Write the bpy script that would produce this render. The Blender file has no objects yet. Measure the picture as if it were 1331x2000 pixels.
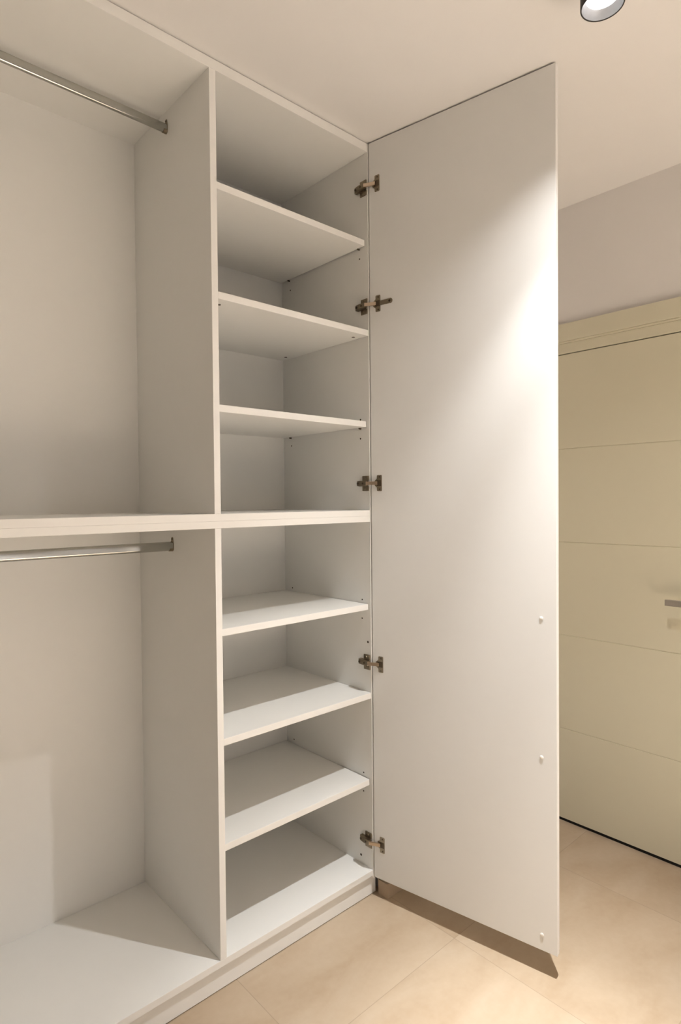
import bpy, bmesh, math
from mathutils import Vector, Matrix
PI = math.pi
C = bpy.context.scene.collection
scn = bpy.context.scene

# ------------------------------------------------------------------ scale
S = 1.08                       # survey units -> metres
FZ = 0.194                     # survey height of the floor
def k(v): return v * S
def zz(v): return (v - FZ) * S
T = 0.0205                     # board thickness
CEIL = 2.648

# ------------------------------------------------------------------ camera
yaw, pitch, roll = 0.7398, -0.0194, -0.0092
fw = Vector((math.sin(yaw) * math.cos(pitch), math.cos(yaw) * math.cos(pitch), math.sin(pitch)))
r0 = Vector((math.cos(yaw), -math.sin(yaw), 0.0))
u0 = r0.cross(fw)
rt = r0 * math.cos(roll) + u0 * math.sin(roll)
up = -r0 * math.sin(roll) + u0 * math.cos(roll)
cd = bpy.data.cameras.new('camera')
cam = bpy.data.objects.new('camera', cd)
C.objects.link(cam)
M = Matrix((rt, up, -fw)).transposed().to_4x4()
M.translation = Vector((k(-1.3942), k(-1.3846), zz(1.4979)))
cam.matrix_world = M
cd.sensor_fit = 'VERTICAL'
cd.sensor_height = 36.0
cd.lens = 1179.6 / 2000.0 * 36.0
cd.clip_start = 0.02
scn.camera = cam

# ------------------------------------------------------------------ world and exposure
w = bpy.data.worlds.new('world')
scn.world = w
w.use_nodes = True
w.node_tree.nodes['Background'].inputs[0].default_value = (1.0, 0.93, 0.84, 1)
w.node_tree.nodes['Background'].inputs[1].default_value = 0.0
scn.view_settings.view_transform = 'Standard'
scn.view_settings.look = 'None'
scn.view_settings.gamma = 1.0
scn.view_settings.use_curve_mapping = False
scn.view_settings.exposure = 0.09

# lamp positions (ceiling spotlights) and their strengths
LAMP = (k(-0.090), k(-0.801), zz(2.548))
FILL_LAMPS = [(-0.60, -2.35), (0.42, -2.35), (-0.60, -3.20), (0.42, -3.20)]   # added fill lamps, out of view, for general bounce light
FILL_L = 1620.0
FILL_R = 420.0
# beam profile of a reflector lamp as nested cones: (name, watts, cone degrees, blend)
K1 = 190.0
K2 = 160.0
K3 = 50.0
K4 = 6.0
K5 = 21.0
AIM = (0.052, -0.015, 1.0)     # reverse of the beam direction: tipped slightly towards the wardrobe
BEAMS = (('centre', K1, 28, 1.0), ('inner', K2, 50, 0.9), ('middle', K3, 77, 0.55), ('outer', K4, 92, 0.7), ('rim', K5, 124, 0.8))
KEY = (1.0, 1.0, 1.0)
FILL_COL = (1.0, 1.06, 1.18)

# ------------------------------------------------------------------ materials
def mat(name, col, rough=0.5, metal=0.0, spec=0.5, noise=0.0, nscale=30.0, bump=0.0, bscale=200.0):
    m = bpy.data.materials.new(name)
    m.use_nodes = True
    nt = m.node_tree
    b = nt.nodes['Principled BSDF']
    b.inputs['Roughness'].default_value = rough
    b.inputs['Metallic'].default_value = metal
    b.inputs['Specular IOR Level'].default_value = spec
    b.inputs['Base Color'].default_value = (*col, 1)
    tc = nt.nodes.new('ShaderNodeTexCoord')
    if noise:
        n = nt.nodes.new('ShaderNodeTexNoise')
        n.inputs['Scale'].default_value = nscale
        n.inputs['Detail'].default_value = 5
        nt.links.new(tc.outputs['Object'], n.inputs['Vector'])
        r = nt.nodes.new('ShaderNodeMapRange')
        r.inputs['To Min'].default_value = 1 - noise
        r.inputs['To Max'].default_value = 1 + noise
        nt.links.new(n.outputs['Fac'], r.inputs['Value'])
        mx = nt.nodes.new('ShaderNodeVectorMath')
        mx.operation = 'SCALE'
        mx.inputs[0].default_value = col
        nt.links.new(r.outputs[0], mx.inputs['Scale'])
        nt.links.new(mx.outputs[0], b.inputs['Base Color'])
    if bump:
        n = nt.nodes.new('ShaderNodeTexNoise')
        n.inputs['Scale'].default_value = bscale
        n.inputs['Detail'].default_value = 3
        nt.links.new(tc.outputs['Object'], n.inputs['Vector'])
        bp = nt.nodes.new('ShaderNodeBump')
        bp.inputs['Strength'].default_value = bump
        bp.inputs['Distance'].default_value = 0.001
        nt.links.new(n.outputs['Fac'], bp.inputs['Height'])
        nt.links.new(bp.outputs[0], b.inputs['Normal'])
    return m

MEL = mat('white_melamine', (0.865, 0.86, 0.83), 0.38, spec=0.4, noise=0.008, bump=0.06, bscale=500)
EDGE = mat('white_edge_band', (0.83, 0.79, 0.74), 0.35, noise=0.008)
DOORM = mat('white_melamine_door', (0.825, 0.82, 0.80), 0.36, spec=0.4, noise=0.008, bump=0.06, bscale=500)
WALL = mat('wall_paint', (0.83, 0.805, 0.785), 0.85, spec=0.2, noise=0.01, nscale=8, bump=0.15, bscale=300)
GREIGE = mat('unseen_wall_greige', (0.36, 0.34, 0.32), 0.85, spec=0.2, noise=0.01, nscale=8)  # dark tone picked to reduce bounce from the unseen walls
CEILM = mat('ceiling_paint', (0.85, 0.83, 0.81), 0.9, spec=0.2, noise=0.01, nscale=8, bump=0.1, bscale=300)
LACQ = mat('cream_lacquer', (0.71, 0.67, 0.52), 0.30, spec=0.5, noise=0.005)
HOLE = mat('dark_hole', (0.05, 0.035, 0.02), 0.9)
NICK = mat('bronze_nickel', (0.28, 0.23, 0.165), 0.34, metal=1.0, noise=0.12, nscale=150)
NICKD = mat('dark_nickel', (0.10, 0.075, 0.05), 0.42, metal=0.7, noise=0.15, nscale=150)
CHR = mat('chromed_steel', (0.44, 0.44, 0.41), 0.12, metal=1.0, noise=0.02, nscale=60)
LINK = mat('pale_nickel', (0.62, 0.50, 0.38), 0.3, metal=1.0)
STEEL = mat('satin_steel', (0.55, 0.52, 0.50), 0.35, metal=1.0)
BLACK = mat('black_powder_coat', (0.022, 0.019, 0.017), 0.45, noise=0.05)
GAPM = mat('gap_shade_black', (0.01, 0.009, 0.008), 0.9)  # black standing in for the shade in floor gaps
REFL = mat('brushed_aluminium', (0.62, 0.65, 0.70), 0.48, metal=0.85, noise=0.06, nscale=90)
CAPM = mat('white_plastic', (0.90, 0.87, 0.82), 0.3)

LENS = bpy.data.materials.new('lamp_lens')
LENS.use_nodes = True
b = LENS.node_tree.nodes['Principled BSDF']
b.inputs['Base Color'].default_value = (0.9, 0.9, 0.9, 1)
b.inputs['Emission Color'].default_value = (1, 0.97, 0.94, 1)
b.inputs['Emission Strength'].default_value = 1.7

def tile_material():
    m = bpy.data.materials.new('beige_porcelain_tile')
    m.use_nodes = True
    nt = m.node_tree
    L = nt.links.new
    b = nt.nodes['Principled BSDF']
    geo = nt.nodes.new('ShaderNodeNewGeometry')
    sep = nt.nodes.new('ShaderNodeSeparateXYZ')
    L(geo.outputs['Position'], sep.inputs[0])
    def mth(op, a, bb=None):
        n = nt.nodes.new('ShaderNodeMath')
        n.operation = op
        for i, v in enumerate((a, bb)):
            if v is None: continue
            if isinstance(v, (int, float)): n.inputs[i].default_value = v
            else: L(v, n.inputs[i])
        return n.outputs[0]
    P = 0.603
    def joint(out, off):
        t = mth('DIVIDE', mth('SUBTRACT', out, off), P)
        f = mth('FRACT', t)
        d = mth('MINIMUM', f, mth('SUBTRACT', 1.0, f))
        return mth('LESS_THAN', mth('MULTIPLY', d, P), 0.0011), mth('FLOOR', t)
    jx, ix = joint(sep.outputs['X'], 0.043)
    jy, iy = joint(sep.outputs['Y'], -0.322)
    j = mth('MAXIMUM', jx, jy)
    # per tile tone
    cmb = nt.nodes.new('ShaderNodeCombineXYZ')
    L(ix, cmb.inputs[0]); L(iy, cmb.inputs[1])
    wn = nt.nodes.new('ShaderNodeTexWhiteNoise')
    L(cmb.outputs[0], wn.inputs['Vector'])
    # cloudy stone
    off = nt.nodes.new('ShaderNodeVectorMath'); off.operation = 'MULTIPLY_ADD'
    L(wn.outputs['Color'], off.inputs[0]); off.inputs[1].default_value = (9, 9, 9); L(geo.outputs['Position'], off.inputs[2])
    mp = nt.nodes.new('ShaderNodeMapping')
    mp.inputs['Rotation'].default_value = (0, 0, 0.5)
    mp.inputs['Scale'].default_value = (1.0, 2.2, 1.0)
    L(off.outputs[0], mp.inputs['Vector'])
    n1 = nt.nodes.new('ShaderNodeTexNoise')
    n1.inputs['Scale'].default_value = 3.2; n1.inputs['Detail'].default_value = 8; n1.inputs['Distortion'].default_value = 0.6
    L(mp.outputs[0], n1.inputs['Vector'])
    n2 = nt.nodes.new('ShaderNodeTexNoise')
    n2.inputs['Scale'].default_value = 45; n2.inputs['Detail'].default_value = 6
    L(geo.outputs['Position'], n2.inputs['Vector'])
    fac = mth('ADD', mth('MULTIPLY', n1.outputs['Fac'], 0.8), mth('MULTIPLY', n2.outputs['Fac'], 0.2))
    cr = nt.nodes.new('ShaderNodeValToRGB')
    cr.color_ramp.elements[0].position = 0.33; cr.color_ramp.elements[0].color = (0.425, 0.32, 0.215, 1)
    cr.color_ramp.elements[1].position = 0.68; cr.color_ramp.elements[1].color = (0.515, 0.415, 0.305, 1)
    L(fac, cr.inputs[0])
    mix = nt.nodes.new('ShaderNodeMix'); mix.data_type = 'RGBA'
    L(mth('MULTIPLY', j, 0.55), mix.inputs['Factor'])
    L(cr.outputs[0], mix.inputs['A'])
    mix.inputs['B'].default_value = (0.30, 0.23, 0.16, 1)
    L(mix.outputs['Result'], b.inputs['Base Color'])
    b.inputs['Roughness'].default_value = 0.42
    b.inputs['Specular IOR Level'].default_value = 0.35
    bp = nt.nodes.new('ShaderNodeBump')
    bp.inputs['Strength'].default_value = 0.3; bp.inputs['Distance'].default_value = 0.001
    L(mth('SUBTRACT', 1.0, j), bp.inputs['Height'])
    L(bp.outputs[0], b.inputs['Normal'])
    return m
TILE = tile_material()
SKIRT = mat('beige_tile_skirting', (0.44, 0.34, 0.24), 0.42, noise=0.08, nscale=12)

# ------------------------------------------------------------------ mesh helpers
def box(bm, x0, x1, y0, y1, z0, z1):
    vs = [bm.verts.new((x, y, z)) for x in (x0, x1) for y in (y0, y1) for z in (z0, z1)]
    for f in ((0, 1, 3, 2), (4, 6, 7, 5), (0, 4, 5, 1), (2, 3, 7, 6), (0, 2, 6, 4), (1, 5, 7, 3)):
        bm.faces.new([vs[i] for i in f])
    return vs

def cyl(bm, p0, p1, r0_, r1_=None, n=24, caps=True):
    p0, p1 = Vector(p0), Vector(p1)
    if r1_ is None: r1_ = r0_
    d = (p1 - p0).normalized()
    a = d.orthogonal().normalized(); b_ = d.cross(a)
    rings = []
    for p, r in ((p0, r0_), (p1, r1_)):
        rings.append([bm.verts.new(p + (a * math.cos(2 * PI * i / n) + b_ * math.sin(2 * PI * i / n)) * r) for i in range(n)])
    for i in range(n):
        bm.faces.new((rings[0][i], rings[0][(i + 1) % n], rings[1][(i + 1) % n], rings[1][i]))
    if caps:
        bm.faces.new(rings[0][::-1]); bm.faces.new(rings[1])

def prism(bm, pts, axis, a0, a1):
    """pts: 2D outline in the two other axes, extruded along axis a0..a1"""
    def mk(p, a):
        c = list(p); c.insert(axis, a); return bm.verts.new(c)
    A = [mk(p, a0) for p in pts]; B = [mk(p, a1) for p in pts]
    n = len(pts)
    for i in range(n):
        bm.faces.new((A[i], A[(i + 1) % n], B[(i + 1) % n], B[i]))
    bm.faces.new(A[::-1]); bm.faces.new(B)

def lathe(bm, prof, cx, cy, n=64):
    rings = []
    for r, z in prof:
        rings.append([bm.verts.new((cx + r * math.cos(2 * PI * i / n), cy + r * math.sin(2 * PI * i / n), z)) for i in range(n)])
    for a_, b_ in zip(rings, rings[1:]):
        for i in range(n):
            bm.faces.new((a_[i], a_[(i + 1) % n], b_[(i + 1) % n], b_[i]))
    return rings

def build(name, bm, m, parent=None, bevel=0.0, smooth=False, seg=2):
    bmesh.ops.recalc_face_normals(bm, faces=bm.faces)
    if bevel:
        es = [e for e in bm.edges if len(e.link_faces) == 2 and e.calc_face_angle(0) > 0.6]
        bmesh.ops.bevel(bm, geom=es, offset=bevel, segments=seg, affect='EDGES', profile=0.5, clamp_overlap=True)
    me = bpy.data.meshes.new(name)
    bm.to_mesh(me); bm.free()
    if smooth:
        for p in me.polygons: p.use_smooth = True
        me.set_sharp_from_angle(angle=math.radians(35))
    for x in (m if isinstance(m, (list, tuple)) else (m,)): me.materials.append(x)
    o = bpy.data.objects.new(name, me)
    C.objects.link(o)
    if parent: o.parent = parent
    return o

def bbox(name, m, parent, x0, x1, y0, y1, z0, z1, bevel=0.0008):
    bm = bmesh.new(); box(bm, x0, x1, y0, y1, z0, z1)
    return build(name, bm, m, parent, bevel)

def empty(name, loc=(0, 0, 0), label=None, cat=None, group=None, parent=None):
    o = bpy.data.objects.new(name, None)
    o.empty_display_size = 0.05
    C.objects.link(o)
    o.location = loc
    if parent: o.parent = parent
    if label: o['label'] = label
    if cat: o['category'] = cat
    if group: o['group'] = group
    return o

def struct(o, label=None):
    o['kind'] = 'structure'
    if label: o['label'] = label
    return o

# ------------------------------------------------------------------ room shell
XR = k(0.893)            # right wall
XL = -2.90               # left wall
YF = -3.70               # wall behind the camera
YB = k(0.459) + 0.012    # wall behind the wardrobe
YW = -0.034              # wall face right of the wardrobe niche
XN = 0.050               # niche edge

struct(bbox('floor', TILE, None, XL - 0.1, XR + 0.15, YF - 0.1, YB + 0.1, -0.06, 0.0, 0), 'beige porcelain tile floor')
struct(bbox('ceiling', CEILM, None, XL - 0.1, XR + 0.15, YF - 0.1, YB + 0.1, CEIL, CEIL + 0.06, 0), 'plain off-white ceiling')
struct(bbox('wall_left', GREIGE, None, XL - 0.1, XL, YF - 0.1, YB + 0.1, 0, CEIL, 0), 'unseen wall at the far left end of the room, made greige to cut bounce light')
struct(bbox('wall_front', GREIGE, None, XL, XR + 0.15, YF - 0.1, YF, 0, CEIL, 0), 'unseen wall opposite the wardrobe, made greige to cut bounce light')
struct(bbox('wall_back', WALL, None, XL, XN, YB, YB + 0.1, 0, CEIL, 0), 'off-white wall behind the wardrobe')
struct(bbox('wall_niche_left', WALL, None, XL, -1.842, YW, YB, 0, CEIL, 0), 'off-white wall left of the wardrobe')
struct(bbox('wall_niche_right', WALL, None, XN, XR, YW, YB + 0.1, 0, CEIL, 0), 'off-white wall right of the wardrobe')

# right wall with the door opening
DY0, DY1 = -0.845, -0.125          # leaf edges in y
ZTOP = zz(2.069)
bm = bmesh.new()
box(bm, XR, XR + 0.15, YF, DY0 - 0.03, 0, CEIL)
box(bm, XR, XR + 0.15, DY1 + 0.03, YW, 0, CEIL)
box(bm, XR, XR + 0.15, DY0 - 0.03, DY1 + 0.03, ZTOP + 0.03, CEIL)
struct(build('wall_right', bm, WALL), 'off-white wall with the cream interior door')

# low skirting beside the wardrobe, returning into the niche
bm = bmesh.new()
prism(bm, [(k(0.023), -k(0.043)), (XR, -k(0.043)), (XR, YW), (XN, YW), (XN, 0.0), (k(0.023), 0.0)], 2, 0.0, 0.052)
struct(build('baseboard_right', bm, SKIRT, bevel=0.001), 'low beige tile skirting right of the wardrobe')

struct(bbox('baseboard_entry', SKIRT, None, XR - 0.012, XR, YF, DY0 - 0.135, 0.0, 0.052, 0.001), 'low beige tile skirting beside the interior door')

# ------------------------------------------------------------------ interior door in the right wall
door1 = empty('door_1', (0, 0, 0)); door1['kind'] = 'structure'
door1['label'] = 'cream flush interior door with fine horizontal grooves'
# leaf: profile in (x, z) with v-grooves, extruded along y
prof = [(XR + 0.040, 0.014), (XR - 0.001, 0.014)]
for g in (0.571, 0.950, 1.323, 1.695):
    z = zz(g)
    prof += [(XR - 0.001, z - 0.0022), (XR + 0.0012, z - 0.0006), (XR + 0.0012, z + 0.0006), (XR - 0.001, z + 0.0022)]
prof += [(XR - 0.001, ZTOP - 0.002), (XR + 0.040, ZTOP - 0.002)]
bm = bmesh.new()
A = [bm.verts.new((p[0], DY0, p[1])) for p in prof]; Bv = [bm.verts.new((p[0], DY1, p[1])) for p in prof]
n = len(prof)
for i in range(n): bm.faces.new((A[i], A[(i + 1) % n], Bv[(i + 1) % n], Bv[i]))
bm.faces.new(A[::-1]); bm.faces.new(Bv)
build('door_leaf', bm, LACQ, door1)
bbox('door_gap_shade', GAPM, door1, XR + 0.004, XR + 0.034, DY0, DY1, 0.0, 0.014, 0)  # black strip painting the dark gap below the leaf
# frame: inner rebate band and outer casing with a rounded quirk
bm = bmesh.new()
zi0, zi1, zo = ZTOP, zz(2.113), zz(2.186)
def casing(bm, lo, hi, x_out, x_in):
    """upside-down U around the leaf, lo/hi offsets from leaf edge"""
    yA, yB = DY0 - hi, DY0 - lo
    yC, yD = DY1 + lo, DY1 + hi
    yD = min(yD, -k(0.043) - 0.001); yC = min(yC, yD - 0.004)
    z0_, z1_ = ZTOP + lo, ZTOP + hi
    prism(bm, [(yA, 0), (yB, 0), (yB, z0_), (yC, z0_), (yC, 0), (yD, 0), (yD, z1_), (yA, z1_)], 0, x_out, x_in)
casing(bm, 0.0015, 0.044, XR - 0.006, XR + 0.10)
build('door_frame', bm, LACQ, door1, bevel=0.0015)
bm = bmesh.new()
casing(bm, 0.044, 0.052, XR - 0.013, XR - 0.0002)
casing(bm, 0.052, (zo - ZTOP), XR - 0.018, XR - 0.0002)
build('door_casing', bm, LACQ, door1, bevel=0.0018)
# lever handle
hz = zz(1.134)
hy_tip = k(-0.601)
hnd = empty('door_handle', (0, 0, 0), parent=door1)
bm = bmesh.new()
box(bm, XR - 0.064, XR - 0.052, hy_tip - 0.135, hy_tip, hz - 0.0115, hz + 0.0115)
box(bm, XR - 0.064, XR - 0.012, hy_tip - 0.139, hy_tip - 0.118, hz - 0.010, hz + 0.010)
build('lever', bm, STEEL, hnd, bevel=0.0015)
bm = bmesh.new()
box(bm, XR - 0.010, XR - 0.001, hy_tip - 0.155, hy_tip - 0.103, hz - 0.026, hz + 0.026)
build('rose', bm, STEEL, hnd, bevel=0.0015)
bm = bmesh.new()
box(bm, XR - 0.010, XR - 0.001, hy_tip - 0.155, hy_tip - 0.103, hz - 0.10, hz - 0.048)
cyl(bm, (XR - 0.012, hy_tip - 0.129, hz - 0.074), (XR - 0.008, hy_tip - 0.129, hz - 0.074), 0.006)
build('key_rose', bm, STEEL, hnd, bevel=0.001)

# ------------------------------------------------------------------ wardrobe
B = k(0.556)              # width of the shelf bay
D = k(0.459)              # inner depth
XD0, XD1 = -B - T, -B     # divider
XWL = -1.84               # outer left side
ZT, ZB = zz(2.6155), zz(0.2817)
ZM = zz(1.465)
MT = 2 * T                # doubled middle shelf
ZTOPW = CEIL - 0.004

wr = empty('wardrobe', (0, 0, 0),
           'white built-in wardrobe with two hanging bays, a column of shelves and one tall open door', 'wardrobe')
side_r = bbox('side_panel', MEL, wr, 0.0, T, 0.0, D, 0.0665, ZTOPW)
bbox('side_panel', MEL, wr, XWL, XWL + T, 0.0, D, 0.0665, ZTOPW)
bbox('top_panel', MEL, wr, XWL + T, 0.0, 0.0, D, ZT, ZTOPW)
bbox('bottom_panel', MEL, wr, XWL + T, 0.0, 0.0, D, ZB - T, ZB)
bbox('back_panel', MEL, wr, XWL, T, D, D + 0.008, 0.0665, ZTOPW, 0)
bbox('divider', MEL, wr, XD0, XD1, 0.0, D, ZM, ZT)
bbox('divider', MEL, wr, XD0, XD1, 0.0, D, ZB, ZM - MT)
# middle shelf: two boards with a fine seam between them
bm = bmesh.new()
box(bm, XWL + T, -0.001, 0.0, D, ZM - MT, ZM - T - 0.0001)
box(bm, XWL + T, -0.001, 0.0, D, ZM - T + 0.0001, ZM)
build('middle_shelf', bm, MEL, wr, bevel=0.0005)
# plinth
bbox('plinth', MEL, wr, XWL, k(0.023) - 0.0006, k(0.0115), k(0.0115) + 0.016, 0.0025, ZB - T, 0.0006)
bbox('plinth_gap_shade', GAPM, wr, XWL, T - 0.003, k(0.0115) + 0.003, k(0.0115) + 0.015, 0.0, 0.0025, 0)  # black strip in place of the shaded gap under the plinth

# shelves of the right bay: (top height, front setback, clearance)
shelves = [(2.338, 0.012, 0.0040), (2.047, 0.001, 0.0006), (1.754, 0.012, 0.0035),
           (1.158, 0.010, 0.0030), (0.868, 0.001, 0.0006), (0.580, 0.010, 0.0030)]
for zt_, sb, cl in shelves:
    z = zz(zt_)
    bbox('shelf', MEL, wr, XD1 + 0.0004, -cl, k(sb), D - 0.001, z - T, z)

# support pins under shelves (with shelf ends on both sides)
def pin(y, z):
    for s, x in ((-1, 0.0), (1, XD1)):
        bm = bmesh.new()
        cyl(bm, (x, y, z), (x + s * 0.009, y, z), 0.0030, 0.0026, 12)
        build('shelf_pin', bm, NICKD, wr, smooth=True)
for zt_ in (2.338, 1.754, 1.158, 0.580):
    for y in (0.040, 0.413):
        pin(k(y), zz(zt_) - T - 0.0031)
# cam fittings let into the underside of the fixed shelves
for zt_ in (2.047, 0.868):
    for x in (-0.030, XD1 + 0.030):
        for y in (0.043, 0.405):
            bm = bmesh.new()
            zb_ = zz(zt_) - T
            cyl(bm, (x, k(y), zb_ + 0.0005), (x, k(y), zb_ - 0.0008), 0.0058, n=20)
            build('shelf_fitting', bm, NICKD, wr, smooth=True)
# drilled holes in the right side panel, their inner shade coloured as dark discs
for y, z, r in ((0.039, 2.286, .0022), (0.409, 2.281, .0022), (0.041, 1.762, .0026), (0.0415, 1.700, .0024), (0.411, 1.703, .0022),
                (0.040, 1.169, .0022), (0.041, 1.107, .0022), (0.415, 1.170, .0022), (0.0150, 1.032, .0032), (0.040, 0.592, .0022),
                (0.041, 0.530, .0022), (0.415, 0.595, .0022), (0.056, 0.309, .0034)):
    bm = bmesh.new()
    cyl(bm, (0.0003, k(y), zz(z)), (-0.0003, k(y), zz(z)), r * 1.3, n=16)
    build('pin_hole', bm, HOLE, side_r)

# hanging rails
def rail(z):
    y = k(0.238)
    zc = zz(z)
    def oval(h, w_, n=28):
        # stadium in (y, z)
        pts = []
        r = w_ / 2; s = h / 2 - r
        for i in range(n // 2 + 1):
            a = PI * i / (n // 2); pts.append((y + r * math.cos(a), zc + s + r * math.sin(a)))
        for i in range(n // 2 + 1):
            a = PI + PI * i / (n // 2); pts.append((y + r * math.cos(a), zc - s + r * math.sin(a)))
        return pts
    bm = bmesh.new()
    prism(bm, oval(0.0285, 0.0150), 0, XWL + T + 0.002, XD0 - 0.0012)
    rr = build('hanging_rail', bm, CHR, wr, smooth=True)
    for x, s in ((XD0, -1), (XWL + T, 1)):
        bm = bmesh.new()
        # open cup round the rail end
        o1, o2 = oval(0.0325, 0.0185), oval(0.0288, 0.0153)
        keep = [i for i in range(len(o1)) if o1[i][1] < zc + 0.006]
        outer = [o1[i] for i in keep]; inner = [o2[i] for i in keep]
        # order so that it runs round the bottom
        outer.sort(key=lambda p: math.atan2(-(p[0] - y), -(p[1] - zc - 0.004)))
        inner.sort(key=lambda p: math.atan2(-(p[0] - y), -(p[1] - zc - 0.004)))
        prism(bm, outer + inner[::-1], 0, x, x + s * 0.012)
        # flange with an upward teardrop tab
        tab = []
        for i in range(13):
            a = PI * i / 12; tab.append((y + 0.0062 * math.cos(a), zc + 0.0225 + 0.0062 * math.sin(a)))
        tab += [(y - 0.009, zc + 0.008), (y - 0.009, zc - 0.012), (y, zc - 0.0165), (y + 0.009, zc - 0.012), (y + 0.009, zc + 0.008)]
        prism(bm, tab, 0, x, x + s * 0.0011)
        br = build('rail_bracket', bm, NICK, rr, smooth=True)
        bm = bmesh.new()
        cyl(bm, (x + s * 0.001, y, zc + 0.0225), (x + s * 0.0030, y, zc + 0.0225), 0.0034, 0.0024, 14)
        build('screw', bm, NICKD, rr, smooth=True)
rail(2.566)
rail(1.3695)

# tall door, hinged on the right side panel, standing open at about a hundred degrees
DA = 1.383
DW = k(0.592)
HX, HY = k(0.0015), -k(0.0050)
e = Vector((math.cos(DA), -math.sin(DA), 0)); nrm = Vector((-math.sin(DA), -math.cos(DA), 0))
DT = 0.0195
dz0, dz1 = zz(0.2610), CEIL - 0.006
def dpt(t, q, z): return Vector((HX, HY, 0)) + e * t + nrm * q + Vector((0, 0, z))
def dbox(bm, t0, t1, q0, q1, z0, z1):
    vs = [bm.verts.new(dpt(t, q, z)) for t in (t0, t1) for q in (q0, q1) for z in (z0, z1)]
    for f in ((0, 1, 3, 2), (4, 6, 7, 5), (0, 4, 5, 1), (2, 3, 7, 6), (0, 2, 6, 4), (1, 5, 7, 3)):
        bm.faces.new([vs[i] for i in f])
bm = bmesh.new(); dbox(bm, 0, DW, -DT, 0, dz0, dz1)
door = build('door', bm, DOORM, wr, bevel=0.0008)
for z in (1.1735, 0.794, 0.304):
    bm = bmesh.new()
    p = dpt(k(0.5505), 0, zz(z))
    cyl(bm, p, p + nrm * 0.0014, 0.0055, n=24)
    cyl(bm, p + nrm * 0.0014, p + nrm * 0.0024, 0.0055, 0.0036, n=24)
    c = build('door_bumper', bm, CAPM, door, smooth=True)
    c['label'] = 'small round white bumper'

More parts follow.
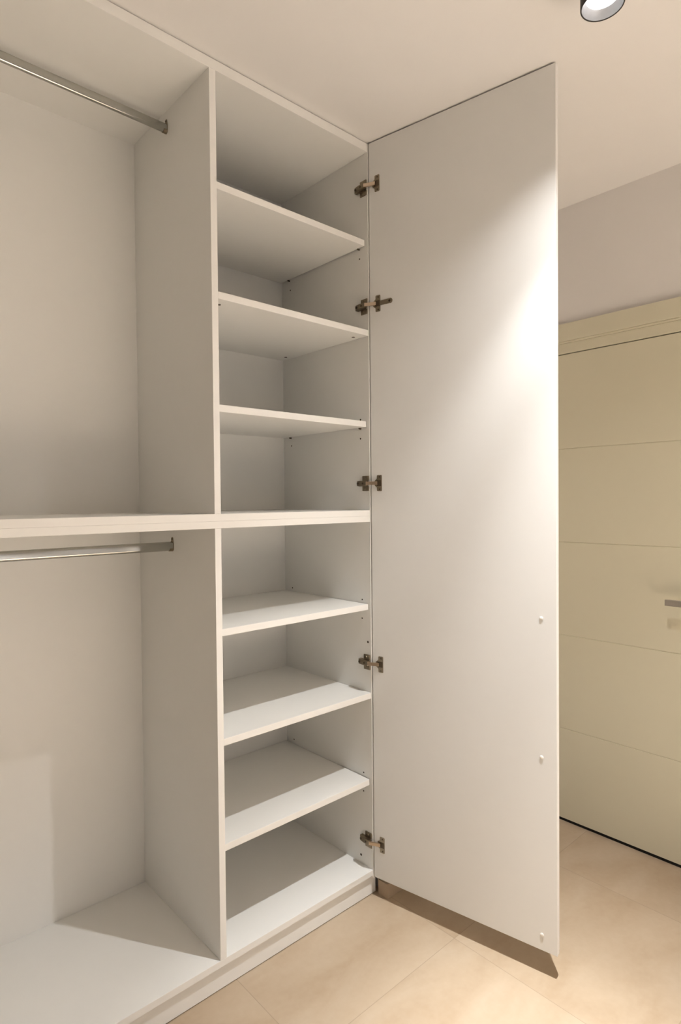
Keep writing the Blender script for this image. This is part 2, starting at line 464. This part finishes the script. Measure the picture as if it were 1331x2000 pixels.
# concealed hinges
def hinge(z, bar=False):
    h = empty('hinge', (0, 0, 0), parent=wr)
    y0 = 0.0
    # cross-shaped mounting plate on the side panel
    bm = bmesh.new()
    box(bm, -0.0042, 0.0, 0.004, 0.034, z - 0.0265, z - 0.0095)
    box(bm, -0.0042, 0.0, 0.004, 0.034, z + 0.0095, z + 0.0265)
    box(bm, -0.0060, 0.0, 0.010, 0.052, z - 0.0095, z + 0.0095)
    for s in (-1, 1):
        cyl(bm, (-0.004, 0.021, z + s * 0.018), (-0.0062, 0.021, z + s * 0.018), 0.0045, 0.0035, 14)
    build('mounting_plate', bm, NICK, h, bevel=0.0009)
    # hinge arm body clipped over the plate
    bm = bmesh.new()
    prism(bm, [(-0.0185, 0.0005), (-0.0185, 0.030), (-0.0150, 0.050), (-0.0062, 0.057), (-0.0062, 0.0005)], 2, z - 0.0088, z + 0.0088)
    build('hinge_arm', bm, NICK, h, bevel=0.0016)
    bm = bmesh.new()
    cyl(bm, (-0.0150, 0.044, z), (-0.0182, 0.0445, z), 0.0038, n=16)
    cyl(bm, (-0.0180, 0.018, z), (-0.0194, 0.018, z), 0.0036, n=16)
    build('adjusting_screw', bm, NICKD, h, smooth=True)
    # knuckle links crossing from the arm to the cup
    a = Vector((-0.0125, 0.001, 0)); c_ = dpt(0.024, 0.003, 0); c_.z = 0
    d = (c_ - a); L_ = d.length; d.normalize(); pn = Vector((-d.y, d.x, 0))
    bm = bmesh.new()
    def lbox(s0, s1, q0, q1, z0, z1):
        vs = [bm.verts.new(a + d * s + pn * q + Vector((0, 0, zq))) for s in (s0, s1) for q in (q0, q1) for zq in (z0, z1)]
        for f in ((0, 1, 3, 2), (4, 6, 7, 5), (0, 4, 5, 1), (2, 3, 7, 6), (0, 2, 6, 4), (1, 5, 7, 3)):
            bm.faces.new([vs[i] for i in f])
    lbox(-0.004, L_ + 0.004, -0.0055, -0.0025, z - 0.0058, z + 0.0058)
    lbox(-0.002, L_ + 0.002, 0.0005, 0.0035, z - 0.0045, z + 0.0045)
    build('hinge_link', bm, LINK, h, bevel=0.0008)
    # cup flange on the door with its two wings
    bm = bmesh.new()
    tc, r = 0.0345, 0.0165
    pts = [(tc + 0.0075, -0.028), (tc + 0.0095, -0.026), (tc + 0.0095, 0.026), (tc + 0.0075, 0.028), (tc - 0.0080, 0.028), (tc - 0.0100, 0.026),
           (tc - 0.0102, 0.0155), (tc - 0.0190, 0.0085), (tc - 0.0205, 0.0), (tc - 0.0190, -0.0085), (tc - 0.0102, -0.0155), (tc - 0.0100, -0.026), (tc - 0.0080, -0.028)]
    A_ = [bm.verts.new(dpt(t, 0.0002, z + q)) for t, q in pts]; B_ = [bm.verts.new(dpt(t, 0.0016, z + q)) for t, q in pts]
    n_ = len(pts)
    for i in range(n_): bm.faces.new((A_[i], A_[(i + 1) % n_], B_[(i + 1) % n_], B_[i]))
    bm.faces.new(A_[::-1]); bm.faces.new(B_)
    build('cup_flange', bm, NICK, h, bevel=0.0003)
    bm = bmesh.new()
    dbox(bm, tc - 0.0110, tc + 0.0075, 0.0014, 0.0022, z - 0.0100, z + 0.0100)
    build('hinge_cup', bm, NICKD, h, bevel=0.0002)
    for s in (-1, 1):
        bm = bmesh.new()
        p = dpt(tc + 0.001, 0.0012, z + s * 0.0215)
        cyl(bm, p, p + nrm * 0.0016, 0.0034, 0.0026, 14)
        build('screw', bm, NICKD, h, smooth=True)
    if bar:
        bm = bmesh.new()
        dbox(bm, tc + 0.0070, tc + 0.048, 0.0002, 0.0022, z - 0.0080, z + 0.0080)
        p = dpt(tc + 0.050, 0.0002, z)
        cyl(bm, p, p + nrm * 0.0022, 0.0085, n=24)
        build('hinge_bar', bm, NICK, h, bevel=0.0004)
        bm = bmesh.new()
        p = dpt(tc + 0.047, 0.002, z)
        cyl(bm, p, p + nrm * 0.0016, 0.0042, 0.0036, 18)
        build('screw', bm, HOLE, h, smooth=True)
for z_, br_ in ((2.505, False), (2.125, True), (1.552, False), (0.966, False), (0.376, False)):
    hinge(zz(z_), br_)

# ------------------------------------------------------------------ ceiling spotlights
def spotlight(x, y, zrim, label, beams, group=None):
    t = empty('ceiling_spotlight', (x, y, CEIL), label, 'spotlight', group)
    R, Ri = 0.0480, 0.0450
    def put(o):
        o.parent = t
        o.matrix_parent_inverse = Matrix.Translation((-x, -y, -CEIL))
    bm = bmesh.new()
    prof = [(0.0005, CEIL - 0.0002), (R, CEIL - 0.0002), (R, zrim + 0.001), (R - 0.0006, zrim), (Ri + 0.0003, zrim), (Ri, zrim + 0.001), (Ri, zrim + 0.075), (0.0005, zrim + 0.075)]
    lathe(bm, prof, x, y)
    put(build('housing', bm, BLACK, smooth=True))
    bm = bmesh.new()
    lathe(bm, [(Ri - 0.0002, zrim + 0.0012), (Ri - 0.0010, zrim + 0.003), (0.0365, zrim + 0.0190), (0.0360, zrim + 0.0195), (0.0360, zrim + 0.024)], x, y)
    put(build('reflector', bm, REFL, smooth=True))
    bm = bmesh.new()
    lathe(bm, [(0.0359, zrim + 0.0205), (0.022, zrim + 0.0202), (0.0002, zrim + 0.0200)], x, y)
    put(build('lens', bm, LENS, smooth=True))
    for nm, pw, ang, bl in beams:
        ld = bpy.data.lights.new('beam_' + nm, 'SPOT')
        ld.energy = pw
        ld.color = KEY if beams is BEAMS else FILL_COL
        ld.spot_size = math.radians(ang)
        ld.spot_blend = bl
        ld.shadow_soft_size = 0.012
        lo = bpy.data.objects.new('beam_' + nm, ld)
        C.objects.link(lo)
        lo.location = (x, y, zrim + 0.013)
        if beams is BEAMS: lo.rotation_euler = Vector(AIM).rotation_difference(Vector((0, 0, 1))).inverted().to_euler()
        put(lo)
    return t
spotlight(*LAMP, 'black cylindrical ceiling spotlight with silver reflector above the open door',
          BEAMS)
for x_, y_ in FILL_LAMPS:  # unseen lamps added to lift the ambient light
    spotlight(x_, y_, LAMP[2], 'added black cylindrical ceiling spotlight, unseen behind the viewer, for fill light',
              (('far', FILL_L if x_ < 0 else FILL_R, 58, 0.9),), 'added fill spotlights behind the viewer')
